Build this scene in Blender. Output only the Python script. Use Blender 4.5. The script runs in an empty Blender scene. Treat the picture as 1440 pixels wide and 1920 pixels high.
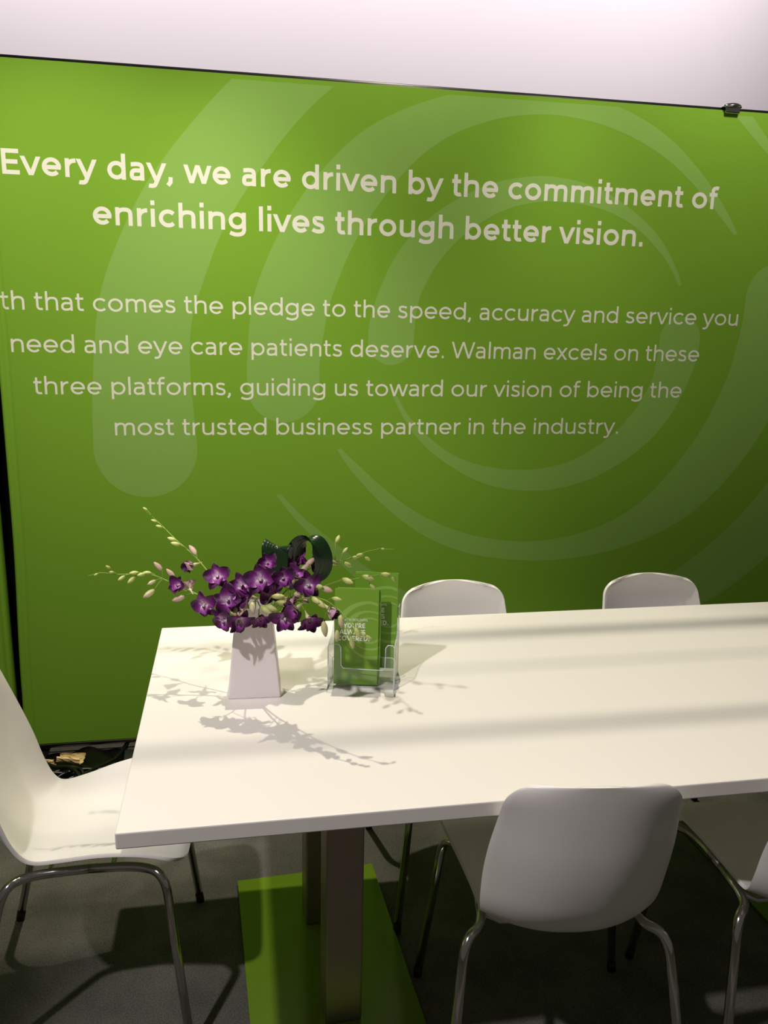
import bpy, bmesh, math, random
from mathutils import Vector, Matrix

random.seed(7)
SC = bpy.context.scene
COL = SC.collection

# ------------------------------------------------------------------ camera
BY = 2.872                      # distance of the green banner from the camera (m)
cam_data = bpy.data.cameras.new('camera')
cam = bpy.data.objects.new('camera', cam_data)
COL.objects.link(cam)
cam_data.sensor_fit = 'VERTICAL'
cam_data.sensor_height = 36.0
cam_data.lens = 36.0 * 1540.0 / 1920.0
cam_data.clip_start = 0.05
r_, u_, f_ = (Vector((0.9840007, -0.17693924, 0.02085953)), Vector((0.01956886, 0.22370701, 0.97445997)),
              Vector((0.17708663, 0.9584611, -0.22359036)))
cam.matrix_world = Matrix(((r_.x, u_.x, -f_.x, 0), (r_.y, u_.y, -f_.y, 0), (r_.z, u_.z, -f_.z, 1.55), (0, 0, 0, 1)))
SC.camera = cam

# ------------------------------------------------------------------ exposure, world, lights
SC.view_settings.view_transform = 'Standard'
SC.view_settings.look = 'None'
SC.view_settings.exposure = 0.0
SC.view_settings.gamma = 1.0
SC.view_settings.use_curve_mapping = False
SC.cycles.transparent_max_bounces = 48      # the acrylic holder is many clear sheets deep

world = bpy.data.worlds.new('hall_ambient')
SC.world = world
world.use_nodes = True
wb = world.node_tree.nodes['Background']
wb.inputs['Color'].default_value = (1.0, 0.92, 0.86, 1)
wb.inputs['Strength'].default_value = 0.075


def aim(o, target):
    d = Vector(target) - o.location
    o.rotation_euler = d.to_track_quat('-Z', 'Y').to_euler()


def spot(name, loc, target, watts, size_deg, blend, radius, color):
    l = bpy.data.lights.new(name, 'SPOT')
    l.energy = watts
    l.spot_size = math.radians(size_deg)
    l.spot_blend = blend
    l.shadow_soft_size = radius
    l.color = color
    o = bpy.data.objects.new(name, l)
    COL.objects.link(o)
    o.location = loc
    aim(o, target)
    return o


def area(name, loc, target, watts, sx, sy, color):
    l = bpy.data.lights.new(name, 'AREA')
    l.energy = watts
    l.shape = 'RECTANGLE'
    l.size = sx
    l.size_y = sy
    l.color = color
    o = bpy.data.objects.new(name, l)
    COL.objects.link(o)
    o.location = loc
    aim(o, target)
    return o


WARM = (1.0, 0.90, 0.74)
COOL = (1.0, 0.92, 0.95)
# hall lamp high above the banner: its light falls past the added bars onto the table and the carpet
spot('hall_lamp_light', (0.50, 3.00, 4.8), (0.55, 1.75, 0.74), 430, 62, 0.3, 0.035, WARM)
# arm lamps above the banner wash its face from the top
spot('arm_lamp_light', (-0.62, 1.35, 2.85), (-0.45, 2.87, 1.22), 160, 72, 0.65, 0.2, WARM)
spot('arm_lamp_light', (0.55, 2.16, 3.02), (0.55, 2.87, 2.12), 52, 80, 0.6, 0.1, WARM)
spot('arm_lamp_light', (1.70, 2.16, 3.02), (1.70, 2.87, 2.16), 62, 80, 0.6, 0.1, WARM)
# a hall lamp high on the left, behind the camera, trained on the table
spot('hall_lamp_light', (-1.28, 0.22, 3.5), (0.40, 1.40, 0.6), 285, 36, 0.45, 0.05, COOL)
# wash on the white wall beyond the banner
wash = area('wall_wash_light', (0.6, 3.75, 4.6), (0.6, 4.6, 2.75), 48, 5.0, 0.3, COOL)
wash.data.spread = math.radians(75)

# ------------------------------------------------------------------ materials


def mat(name, rgb, rough=0.5, metal=0.0, noise=0.0, scale=40.0, bump=0.0, spec=0.5, coat=0.0):
    m = bpy.data.materials.new(name)
    m.use_nodes = True
    nt = m.node_tree
    b = nt.nodes['Principled BSDF']
    b.inputs['Roughness'].default_value = rough
    b.inputs['Metallic'].default_value = metal
    b.inputs['Specular IOR Level'].default_value = spec
    b.inputs['Coat Weight'].default_value = coat
    c = tuple((x / 255) / 12.92 if x / 255 <= 0.04045 else ((x / 255 + 0.055) / 1.055) ** 2.4 for x in rgb)
    b.inputs['Base Color'].default_value = (*c, 1)
    if noise or bump:
        tc = nt.nodes.new('ShaderNodeTexCoord')
        nz = nt.nodes.new('ShaderNodeTexNoise')
        nz.inputs['Scale'].default_value = scale
        nz.inputs['Detail'].default_value = 4
        nt.links.new(tc.outputs['Object'], nz.inputs['Vector'])
        if noise:
            mp = nt.nodes.new('ShaderNodeMix')
            mp.data_type = 'RGBA'
            mp.inputs[6].default_value = (*[x * (1 - noise) for x in c], 1)
            mp.inputs[7].default_value = (*[min(1, x * (1 + noise)) for x in c], 1)
            nt.links.new(nz.outputs['Fac'], mp.inputs[0])
            nt.links.new(mp.outputs[2], b.inputs['Base Color'])
        if bump:
            bp = nt.nodes.new('ShaderNodeBump')
            bp.inputs['Strength'].default_value = bump
            bp.inputs['Distance'].default_value = 0.01
            nt.links.new(nz.outputs['Fac'], bp.inputs['Height'])
            nt.links.new(bp.outputs['Normal'], b.inputs['Normal'])
    return m


def mat_col(name, rough):
    """colour comes from the mesh's own pigment attribute (petals and buds)"""
    m = bpy.data.materials.new(name)
    m.use_nodes = True
    nt = m.node_tree
    b = nt.nodes['Principled BSDF']
    a = nt.nodes.new('ShaderNodeAttribute')
    a.attribute_name = 'pigment'
    nt.links.new(a.outputs['Color'], b.inputs['Base Color'])
    b.inputs['Roughness'].default_value = rough
    b.inputs['Specular IOR Level'].default_value = 0.35
    return m


M = {}
M['fabric'] = mat('green_fabric', (118, 164, 48), 0.75, noise=0.03, scale=300, bump=0.03, spec=0.15)
M['swoosh'] = mat('pale_green_print', (131, 174, 82), 0.75, spec=0.15)
M['print'] = mat('white_print', (224, 226, 214), 0.8, spec=0.15)
M['white_wall'] = mat('white_wall', (236, 230, 232), 0.9, noise=0.015, scale=1.5)
M['dark_backing'] = mat('black_backing', (7, 7, 7), 0.95, spec=0.1)
M['table'] = mat('white_laminate', (240, 236, 226), 0.38, noise=0.012, scale=3, spec=0.4)
M['edge'] = mat('white_edge_band', (226, 220, 216), 0.45)
M['chair'] = mat('white_plastic', (234, 231, 224), 0.36, noise=0.01, scale=4)
M['chrome'] = mat('chrome', (205, 203, 200), 0.14, 1.0)
M['rubber'] = mat('black_rubber', (14, 14, 14), 0.6)
M['dark_tube'] = mat('dark_bracket', (40, 40, 40), 0.4, 0.6)
M['steel'] = mat('brushed_steel', (172, 158, 144), 0.45, 1.0, noise=0.08, scale=12)
M['plate'] = mat('green_gloss_plate', (102, 132, 30), 0.16, noise=0.10, scale=9)
M['vase'] = mat('white_ceramic', (236, 228, 228), 0.4)
M['acrylic'] = None
M['paper'] = mat('green_card', (112, 158, 38), 0.5, noise=0.03, scale=60)
M['paper_swoosh'] = mat('pale_green_card_print', (138, 178, 78), 0.5)
M['paper_print'] = mat('white_card_print', (240, 240, 228), 0.5)
M['leaf'] = mat('dark_leaf', (22, 48, 24), 0.28, noise=0.25, scale=60)
M['stem'] = mat('green_stem', (120, 150, 52), 0.5, noise=0.15, scale=60)
M['petal'] = mat_col('orchid_petal', 0.55)
M['bud'] = mat_col('orchid_bud', 0.5)
M['cable'] = mat('black_cable', (9, 9, 9), 0.35)
M['case'] = mat('black_case', (38, 38, 42), 0.35)
M['scrap'] = mat('tan_paper', (222, 196, 140), 0.8, noise=0.1, scale=30)

am = bpy.data.materials.new('clear_acrylic')
am.use_nodes = True
nt = am.node_tree
for n in list(nt.nodes):
    nt.nodes.remove(n)
out = nt.nodes.new('ShaderNodeOutputMaterial')
mx = nt.nodes.new('ShaderNodeMixShader')
tr = nt.nodes.new('ShaderNodeBsdfTransparent')
tr.inputs['Color'].default_value = (0.985, 0.99, 0.99, 1)
gl = nt.nodes.new('ShaderNodeBsdfGlossy')
gl.inputs['Roughness'].default_value = 0.06
lw = nt.nodes.new('ShaderNodeLayerWeight')
lw.inputs['Blend'].default_value = 0.5
pw = nt.nodes.new('ShaderNodeMath'); pw.operation = 'POWER'; pw.inputs[1].default_value = 4.0
ma = nt.nodes.new('ShaderNodeMath'); ma.operation = 'MULTIPLY_ADD'; ma.inputs[1].default_value = 0.7; ma.inputs[2].default_value = 0.035
nt.links.new(lw.outputs['Facing'], pw.inputs[0])
nt.links.new(pw.outputs[0], ma.inputs[0])
nt.links.new(ma.outputs[0], mx.inputs[0])
nt.links.new(tr.outputs[0], mx.inputs[1])
nt.links.new(gl.outputs[0], mx.inputs[2])
nt.links.new(mx.outputs[0], out.inputs[0])
M['acrylic'] = am
M['acrylic_edge'] = mat('polished_acrylic_edge', (222, 230, 230), 0.2)

# carpet: mottled grey pile
cm = bpy.data.materials.new('grey_carpet')
cm.use_nodes = True
nt = cm.node_tree
b = nt.nodes['Principled BSDF']
tc = nt.nodes.new('ShaderNodeTexCoord')
n1 = nt.nodes.new('ShaderNodeTexNoise'); n1.inputs['Scale'].default_value = 7; n1.inputs['Detail'].default_value = 5
n2 = nt.nodes.new('ShaderNodeTexNoise'); n2.inputs['Scale'].default_value = 260; n2.inputs['Detail'].default_value = 3
for n in (n1, n2):
    nt.links.new(tc.outputs['Object'], n.inputs['Vector'])
mixn = nt.nodes.new('ShaderNodeMix'); mixn.data_type = 'FLOAT'; mixn.inputs[0].default_value = 0.55
nt.links.new(n1.outputs['Fac'], mixn.inputs[2]); nt.links.new(n2.outputs['Fac'], mixn.inputs[3])
cr = nt.nodes.new('ShaderNodeValToRGB')
cr.color_ramp.elements[0].position = 0.3; cr.color_ramp.elements[0].color = (0.05, 0.05, 0.042, 1)
cr.color_ramp.elements[1].position = 0.7; cr.color_ramp.elements[1].color = (0.17, 0.165, 0.14, 1)
nt.links.new(mixn.outputs[0], cr.inputs[0]); nt.links.new(cr.outputs[0], b.inputs['Base Color'])
b.inputs['Roughness'].default_value = 1.0; b.inputs['Specular IOR Level'].default_value = 0.05
bp = nt.nodes.new('ShaderNodeBump'); bp.inputs['Strength'].default_value = 0.6; bp.inputs['Distance'].default_value = 0.006
nt.links.new(n2.outputs['Fac'], bp.inputs['Height']); nt.links.new(bp.outputs['Normal'], b.inputs['Normal'])
M['carpet'] = cm

# ------------------------------------------------------------------ object helpers


def link(name, me, material, parent=None, smooth=False):
    o = bpy.data.objects.new(name, me)
    COL.objects.link(o)
    if material:
        me.materials.append(material)
    if smooth:
        for p in me.polygons:
            p.use_smooth = True
    if parent:
        o.parent = parent
    return o


def mesh(name, vs, fs, material, parent=None, smooth=False):
    me = bpy.data.meshes.new(name)
    me.from_pydata([tuple(v) for v in vs], [], fs)
    me.update()
    return link(name, me, material, parent, smooth)


def bm_obj(name, bm, material, parent=None, smooth=False):
    bmesh.ops.recalc_face_normals(bm, faces=bm.faces)
    me = bpy.data.meshes.new(name)
    bm.to_mesh(me)
    bm.free()
    return link(name, me, material, parent, smooth)


def thing(name, label, cat, loc=(0, 0, 0), rz=0.0, group=None):
    o = bpy.data.objects.new(name, None)
    COL.objects.link(o)
    o.empty_display_size = 0.05
    o.location = loc
    o.rotation_euler = (0, 0, rz)
    tag(o, label, cat, group)
    return o


def tag(o, label, cat, group=None):
    o['label'] = label
    o['category'] = cat
    if group:
        o['group'] = group
    return o


def struct(o):
    o['kind'] = 'structure'
    return o


def add_box(bm, c, s, bevel=0.0, seg=2, rot=None):
    g = bmesh.ops.create_cube(bm, size=1.0)
    vs = g['verts']
    bmesh.ops.scale(bm, vec=s, verts=vs)
    if bevel:
        es = list({e for v in vs for e in v.link_edges})
        r = bmesh.ops.bevel(bm, geom=es, offset=bevel, segments=seg, affect='EDGES', profile=0.5)
        vs = list({v for f in r['faces'] for v in f.verts} | {v for v in vs if v.is_valid})
    if rot:
        bmesh.ops.rotate(bm, cent=(0, 0, 0), matrix=Matrix.Rotation(rot, 3, 'Z'), verts=vs)
    bmesh.ops.translate(bm, vec=c, verts=vs)


def box(name, c, s, material, parent=None, bevel=0.0, rot=None):
    bm = bmesh.new()
    add_box(bm, c, s, bevel, 2, rot)
    return bm_obj(name, bm, material, parent)


def catmull(pts, n=8, closed=False):
    P = [Vector(p) for p in pts]
    out = []
    N = len(P)
    rng = N if closed else N - 1
    for i in range(rng):
        if closed:
            a, b_, c, d = P[(i - 1) % N], P[i], P[(i + 1) % N], P[(i + 2) % N]
        else:
            b_, c = P[i], P[i + 1]
            a = P[i - 1] if i else b_ * 2 - c
            d = P[i + 2] if i + 2 < N else c * 2 - b_
        for k in range(n):
            t = k / n
            out.append(0.5 * ((2 * b_) + (c - a) * t + (2 * a - 5 * b_ + 4 * c - d) * t * t + (3 * b_ - a - 3 * c + d) * t ** 3))
    if not closed:
        out.append(P[-1])
    return out


def round_path(pts, r=0.04, n=6):
    """polyline with its inner corners rounded"""
    P = [Vector(p) for p in pts]
    out = [P[0]]
    for i in range(1, len(P) - 1):
        a, b_, c = P[i - 1], P[i], P[i + 1]
        ra = min(r, (a - b_).length * 0.48); rc = min(r, (c - b_).length * 0.48)
        s = b_ + (a - b_).normalized() * ra; e = b_ + (c - b_).normalized() * rc
        for k in range(n + 1):
            t = k / n
            out.append(s * (1 - t) ** 2 + b_ * 2 * t * (1 - t) + e * t * t)
    out.append(P[-1])
    return out


def add_tube(bm, pts, rad, sides=10):
    """rad: number or list"""
    P = [Vector(p) for p in pts]
    n = len(P)
    R = rad if isinstance(rad, (list, tuple)) else [rad] * n
    t0 = (P[1] - P[0]).normalized()
    ref = Vector((0, 0, 1)) if abs(t0.z) < 0.9 else Vector((1, 0, 0))
    nrm = t0.cross(ref).normalized()
    rings = []
    for i in range(n):
        t = (P[min(i + 1, n - 1)] - P[max(i - 1, 0)]).normalized()
        nrm = (nrm - t * nrm.dot(t)).normalized()
        bi = t.cross(nrm)
        rings.append([bm.verts.new(P[i] + (nrm * math.cos(a) + bi * math.sin(a)) * R[i])
                      for a in [2 * math.pi * k / sides for k in range(sides)]])
    for i in range(n - 1):
        for k in range(sides):
            bm.faces.new((rings[i][k], rings[i][(k + 1) % sides], rings[i + 1][(k + 1) % sides], rings[i + 1][k]))
    bm.faces.new(list(reversed(rings[0])))
    bm.faces.new(rings[-1])


def tube(name, pts, rad, material, parent=None, sides=10):
    bm = bmesh.new()
    add_tube(bm, pts, rad, sides)
    return bm_obj(name, bm, material, parent, True)


def copy_tree(o, parent=None):
    c = o.copy()
    COL.objects.link(c)
    if parent is not None:
        c.parent = parent
    for ch in list(o.children):
        copy_tree(ch, c)
    return c


# ------------------------------------------------------------------ lettering: geometric sans built from strokes


def ell(cx, cy, rx, ry, a0=0, a1=360, n=28):
    return [(cx + rx * math.cos(math.radians(a0 + (a1 - a0) * k / n)), cy + ry * math.sin(math.radians(a0 + (a1 - a0) * k / n)))
            for k in range(n + 1)]


def cr2(pts, n=7):
    return [(v.x, v.y) for v in catmull([(p[0], p[1], 0) for p in pts], n)]


def bz(*P, n=10):
    """chain of cubic curves through P[0], P[3], P[6] ..."""
    out = [P[0]]
    for i in range(0, len(P) - 3, 3):
        a, b_, c, d = P[i:i + 4]
        for k in range(1, n + 1):
            t = k / n
            u = 1 - t
            out.append(tuple(u ** 3 * a[q] + 3 * u * u * t * b_[q] + 3 * u * t * t * c[q] + t ** 3 * d[q] for q in (0, 1)))
    return out


def glyph(ch, s):
    """strokes (centre lines, em units) and advance of one character for stroke width s"""
    h = s / 2
    X, CAP, ASC, DES = 0.535, 0.72, 0.75, -0.195
    L = 0.07 + h                      # left stem centre
    my = X / 2
    rx, ry = 0.282 - h, my - h
    if ch == ' ':
        return [], 0.27
    if ch == 'o':
        return [ell(0.045 + 0.282, my, rx, ry)], 0.654
    if ch == 'c':
        return [ell(0.045 + 0.282, my, rx, ry, 43, 317)], 0.575
    if ch == 'e':
        c = 0.045 + 0.275
        return [ell(c, my, 0.275 - h, ry, -8, 318), [(c - 0.275 + h, my - 0.012), (c + 0.265, my - 0.012)]], 0.635
    if ch in 'dg':
        c = 0.045 + 0.27
        sx = 0.045 + 0.54 - h
        if ch == 'd':
            return [ell(c, my, 0.27 - h, ry), [(sx, 0), (sx, ASC)]], 0.655
        return [ell(c, my + 0.015, 0.27 - h, ry - 0.012),
                [(sx, X), (sx, 0.1)] + bz((sx, 0.02), (sx, -0.10), (sx - 0.11, DES + h), (c - 0.02, DES + h), (c - 0.09, DES + h), (c - 0.14, DES + h + 0.02), (0.085, DES + h + 0.055))], 0.655
    if ch in 'bp':
        c = 0.07 + 0.27
        return [ell(c, my, 0.27 - h, ry), [(L, 0), (L, ASC)] if ch == 'b' else [(L, DES + 0.01), (L, X)]], 0.655
    if ch in 'nh':
        W = 0.385
        a = bz((L, 0.28), (L, 0.42), (L + 0.085, X - h), (L + W * 0.53, X - h), (L + W * 0.86, X - h), (L + W, 0.45), (L + W, 0.31))
        return [[(L, 0), (L, X if ch == 'n' else ASC)], a + [(L + W, 0)]], L + W + h + 0.065
    if ch == 'm':
        W = 0.345
        st = [[(L, 0), (L, X)]]
        for k in (0, 1):
            q = L + k * W
            st.append(bz((q, 0.28), (q, 0.42), (q + 0.075, X - h), (q + W * 0.53, X - h), (q + W * 0.86, X - h), (q + W, 0.45), (q + W, 0.31)) + [(q + W, 0)])
        return st, L + 2 * W + h + 0.065
    if ch == 'u':
        W = 0.385
        R_ = L + W
        a = bz((R_, X - 0.28), (R_, X - 0.42), (R_ - 0.085, h), (R_ - W * 0.53, h), (R_ - W * 0.86, h), (L, X - 0.45), (L, X - 0.31))
        return [[(R_, X), (R_, 0)], a + [(L, X)]], R_ + h + 0.07
    if ch == 'r':
        return [[(L, 0), (L, X)], bz((L, 0.24), (L, 0.38), (L + 0.08, X - h + 0.005), (L + 0.25, X - h + 0.005))], L + 0.28
    if ch == 'i':
        return [[(L, 0), (L, X)], [(L, 0.64), (L, 0.64 + s * 1.15)]], 2 * L
    if ch == 'l':
        return [[(L, 0), (L, ASC)]], 2 * L
    if ch == 't':
        sx = 0.10 + h
        return [[(sx, 0.685), (sx, 0.20)] + bz((sx, 0.18), (sx, 0.08), (sx + 0.04, h), (sx + 0.125, h), (sx + 0.15, h), (sx + 0.17, h + 0.004), (sx + 0.19, h + 0.012)),
                [(0.035, X - h), (0.335, X - h)]], 0.375
    if ch == 'f':
        sx = 0.095 + h
        return [[(sx, 0), (sx, 0.55)] + bz((sx, 0.57), (sx, 0.67), (sx + 0.05, 0.755 - h), (sx + 0.14, 0.755 - h), (sx + 0.165, 0.755 - h), (sx + 0.185, 0.752 - h), (sx + 0.205, 0.747 - h)),
                [(0.03, X - h), (0.33, X - h)]], 0.36
    if ch == 's':
        l_, r2 = 0.075 + h * 0.75, 0.43 - h * 0.75
        return [bz((0.405, 0.455), (0.36, X - h - 0.025), (0.30, X - h), (0.245, X - h), (0.15, X - h), (l_, 0.47), (l_, 0.40), (l_, 0.32), (0.17, 0.295), (0.25, 0.275),
                   (0.34, 0.252), (r2, 0.225), (r2, 0.145), (r2, 0.075), (0.34, h), (0.25, h), (0.18, h), (0.115, h + 0.02), (0.06, h + 0.06))], 0.485
    if ch == 'a':
        sx = 0.475 - h
        yb, l_ = 0.315 - h * 0.4, 0.045 + h
        return [bz((0.085, 0.46), (0.14, X - h - 0.015), (0.19, X - h), (0.25, X - h), (0.38, X - h), (sx, 0.44), (sx, 0.32)) + [(sx, 0)],
                [(sx, yb)] + bz((0.25, yb), (0.12, yb), (l_, 0.235), (l_, 0.16), (l_, 0.09), (0.12, h), (0.22, h), (0.33, h), (sx - 0.005, 0.08), (sx, 0.16))], 0.555
    if ch == 'v':
        return [[(0.045, X), (0.272, 0), (0.50, X)]], 0.545
    if ch == 'w':
        return [[(0.05, X), (0.225, 0), (0.41, X), (0.595, 0), (0.77, X)]], 0.82
    if ch == 'x':
        return [[(0.06, X), (0.47, 0)], [(0.47, X), (0.06, 0)]], 0.53
    if ch == 'y':
        return [[(0.045, X), (0.285, 0.0)], [(0.52, X), (0.285, 0.0)] + bz((0.263, -0.05), (0.225, -0.137), (0.185, DES + h), (0.105, DES + h), (0.085, DES + h), (0.065, DES + h + 0.002), (0.045, DES + h + 0.008))], 0.565
    if ch == '.':
        return [[(0.075 + h, 0), (0.075 + h, s * 1.18)]], 0.15 + s
    if ch == ',':
        return [[(0.075 + h, s * 1.18), (0.075 + h * 0.9, 0.0), (0.05, -0.10)]], 0.15 + s
    if ch == "'":
        return [[(0.06 + h, CAP), (0.06 + h * 0.8, CAP - 0.24)]], 0.12 + s
    # capitals
    if ch == 'E':
        return [[(L + 0.01, 0), (L + 0.01, CAP)]] + [[(L + 0.01 - h, y), (w, y)] for y, w in ((h, 0.575), (CAP / 2, 0.53), (CAP - h, 0.57))], 0.62
    if ch == 'W':
        return [[(0.045, CAP), (0.275, 0), (0.53, CAP), (0.785, 0), (1.015, CAP)]], 1.06
    if ch == 'I':
        return [[(L + 0.015, 0), (L + 0.015, CAP)]], 2 * L + 0.03
    if ch == 'T':
        return [[(0.03, CAP - h), (0.60, CAP - h)], [(0.315, 0), (0.315, CAP)]], 0.63
    if ch == 'H':
        return [[(L, 0), (L, CAP)], [(L + 0.5, 0), (L + 0.5, CAP)], [(L, CAP / 2), (L + 0.5, CAP / 2)]], 2 * L + 0.5
    if ch == 'A':
        return [[(0.04, 0), (0.375, CAP), (0.71, 0)], [(0.13, 0.215), (0.62, 0.215)]], 0.75
    if ch == 'L':
        return [[(L, CAP), (L, 0)], [(L - h, h), (0.52, h)]], 0.55
    if ch == 'M':
        return [[(L, 0), (L, CAP), (L + 0.31, 0.2), (L + 0.62, CAP), (L + 0.62, 0)]], 2 * L + 0.62
    if ch == 'N':
        return [[(L, 0), (L, CAP), (L + 0.5, 0), (L + 0.5, CAP)]], 2 * L + 0.5
    if ch == 'Y':
        return [[(0.03, CAP), (0.33, 0.30), (0.63, CAP)], [(0.33, 0.32), (0.33, 0)]], 0.66
    if ch == 'O':
        return [ell(0.42, CAP / 2, 0.37 - h, CAP / 2 - h + 0.008)], 0.84
    if ch == 'U':
        return [[(L, CAP), (L, 0.32)] + bz((L, 0.30), (L, 0.12), (L + 0.10, h - 0.008), (L + 0.24, h - 0.008), (L + 0.38, h - 0.008), (L + 0.48, 0.12), (L + 0.48, 0.30)) + [(L + 0.48, CAP)]], 2 * L + 0.48
    if ch == 'R':
        return [[(L, 0), (L, CAP)], [(L, CAP - h), (0.36, CAP - h)] + ell(0.36, 0.49, 0.22 - h, CAP - h - 0.49, 90, -90, 14) + [(0.36, 0.26), (L, 0.26)], [(0.36, 0.27), (0.575, 0)]], 0.63
    if ch == 'S':
        l_, r2 = 0.075 + h * 0.75, 0.56 - h * 0.75
        return [bz((0.515, 0.615), (0.45, CAP - h - 0.02), (0.38, CAP - h), (0.31, CAP - h), (0.18, CAP - h), (l_, 0.63), (l_, 0.54), (l_, 0.43), (0.20, 0.40), (0.32, 0.37),
                   (0.45, 0.335), (r2, 0.30), (r2, 0.19), (r2, 0.09), (0.45, h), (0.33, h), (0.23, h), (0.14, h + 0.03), (0.065, h + 0.085))], 0.60
    if ch == 'C':
        return [ell(0.415, CAP / 2, 0.365 - h, CAP / 2 - h + 0.008, 42, 318)], 0.74
    if ch == 'V':
        return [[(0.04, CAP), (0.355, 0), (0.67, CAP)]], 0.71
    if ch == 'D':
        return [[(L, 0), (L, CAP)], [(L, CAP - h), (0.30, CAP - h)] + ell(0.34, CAP / 2, 0.35 - h, CAP / 2 - h, 90, -90, 18) + [(0.30, h), (L, h)]], 0.745
    return [], 0.3


def stroke_strip(pts, w, vs, fs, ymin, ymax):
    n = len(pts)
    P = [Vector(p) for p in pts]
    closed = (P[0] - P[-1]).length < 1e-5 and n > 3
    base = len(vs)
    for i in range(n):
        if closed:
            a, b_ = P[(i - 1) % (n - 1)], P[(i + 1) % (n - 1)]
        else:
            a, b_ = P[max(i - 1, 0)], P[min(i + 1, n - 1)]
        d1 = (P[i] - a) if (P[i] - a).length > 1e-9 else (b_ - P[i])
        d2 = (b_ - P[i]) if (b_ - P[i]).length > 1e-9 else d1
        d1 = d1.normalized(); d2 = d2.normalized()
        n1 = Vector((-d1.y, d1.x)); n2 = Vector((-d2.y, d2.x))
        m = n1 + n2
        m = m.normalized() if m.length > 1e-6 else n1
        k = w / 2 / max(m.dot(n1), 0.28)
        for sgn in (1, -1):
            q = P[i] + m * k * sgn
            vs.append((q.x, min(max(q.y, ymin), ymax)))
    for i in range(n - 1):
        j = base + 2 * i
        fs.append((j, j + 1, j + 3, j + 2))


def text_mesh(name, txt, x0, x1, z, em, s, y, material, parent, relief=None):
    """one line of lettering from x0 to x1 on base line z, facing -y at depth y, one mesh per word"""
    strokes = []
    pen = 0.0
    lo = hi = None
    word = 0
    for ch in txt:
        st, adv = glyph(ch, s)
        word += ch == ' '
        for p in st:
            q = [(a + pen, b_) for a, b_ in p]
            strokes.append((ch, q, word))
            for a, _ in q:
                lo = a if lo is None else min(lo, a)
                hi = a if hi is None else max(hi, a)
        pen += adv
    lo -= s / 2
    hi += s / 2
    kx = (x1 - x0) / (hi - lo)
    objs = []
    for w_ in range(word + 1):
        vs, fs = [], []
        for idx, (ch, q, wd) in enumerate(strokes):
            if wd != w_:
                continue
            v2, f2 = [], []
            ymin, ymax = -0.23, 0.78
            if ch in 'vwxAVWYMNy':
                # diagonals run past the base line and the top and are cut level there
                ymin, ymax = (-0.23 if ch == 'y' else 0.0), (0.535 if ch.islower() else 0.72)
                for e_, n_ in ((0, 1), (-1, -2)):
                    if q[e_][1] >= ymax - 1e-6 or (q[e_][1] <= 1e-6 and ch != 'y'):
                        d = Vector((q[e_][0] - q[n_][0], q[e_][1] - q[n_][1])).normalized() * s * 0.7
                        q[e_] = (q[e_][0] + d.x, q[e_][1] + d.y)
            stroke_strip(q, s, v2, f2, -9, 9)
            dy = -0.000012 * (idx % 8)      # crossing strokes never share one plane
            for f in f2:
                xs = [v2[i][0] for i in f]
                cuts = [-9, 99]
                if relief and x0 + (min(xs) - lo) * kx < -0.69:      # near the banner's edge the print follows the fabric's folds
                    k0 = int((min(xs) - 0.02) / 0.03)
                    cuts = [(k0 + k) * 0.03 for k in range(int((max(xs) - min(xs)) / 0.03) + 4)]
                for ca, cb in zip(cuts, cuts[1:]):
                    c = clip_poly([v2[i] for i in f], ca, cb, ymin, ymax)
                    if len(c) > 2:
                        b0 = len(vs)
                        for p in c:
                            X_, Z_ = x0 + (p[0] - lo) * kx, z + p[1] * em
                            vs.append((X_, y + dy + (relief(X_, Z_) if relief else 0.0), Z_))
                        fs.append(tuple(range(b0, b0 + len(c))))
        objs.append(mesh(name, vs, fs, material, parent))
    return objs


def clip_poly(poly, x0, x1, z0, z1):
    for axis, lim, sg in ((0, x0, 1), (0, x1, -1), (1, z0, 1), (1, z1, -1)):
        res = []
        for i in range(len(poly)):
            a, b_ = poly[i], poly[(i + 1) % len(poly)]
            da, db = (a[axis] - lim) * sg, (b_[axis] - lim) * sg
            if da >= 0:
                res.append(a)
            if (da >= 0) != (db >= 0):
                t = da / (da - db)
                res.append((a[0] + (b_[0] - a[0]) * t, a[1] + (b_[1] - a[1]) * t))
        poly = res
        if len(poly) < 3:
            return []
    return poly


def resample(pts, n):
    P = catmull([(p[0], p[1], 0) for p in pts], 10)
    ds = [0]
    for i in range(1, len(P)):
        ds.append(ds[-1] + (P[i] - P[i - 1]).length)
    res = []
    j = 0
    for k in range(n + 1):
        t = ds[-1] * k / n
        while j < len(ds) - 2 and ds[j + 1] < t:
            j += 1
        u = (t - ds[j]) / max(ds[j + 1] - ds[j], 1e-9)
        res.append(P[j].lerp(P[j + 1], u))
    return [(p.x, p.y) for p in res]


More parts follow.
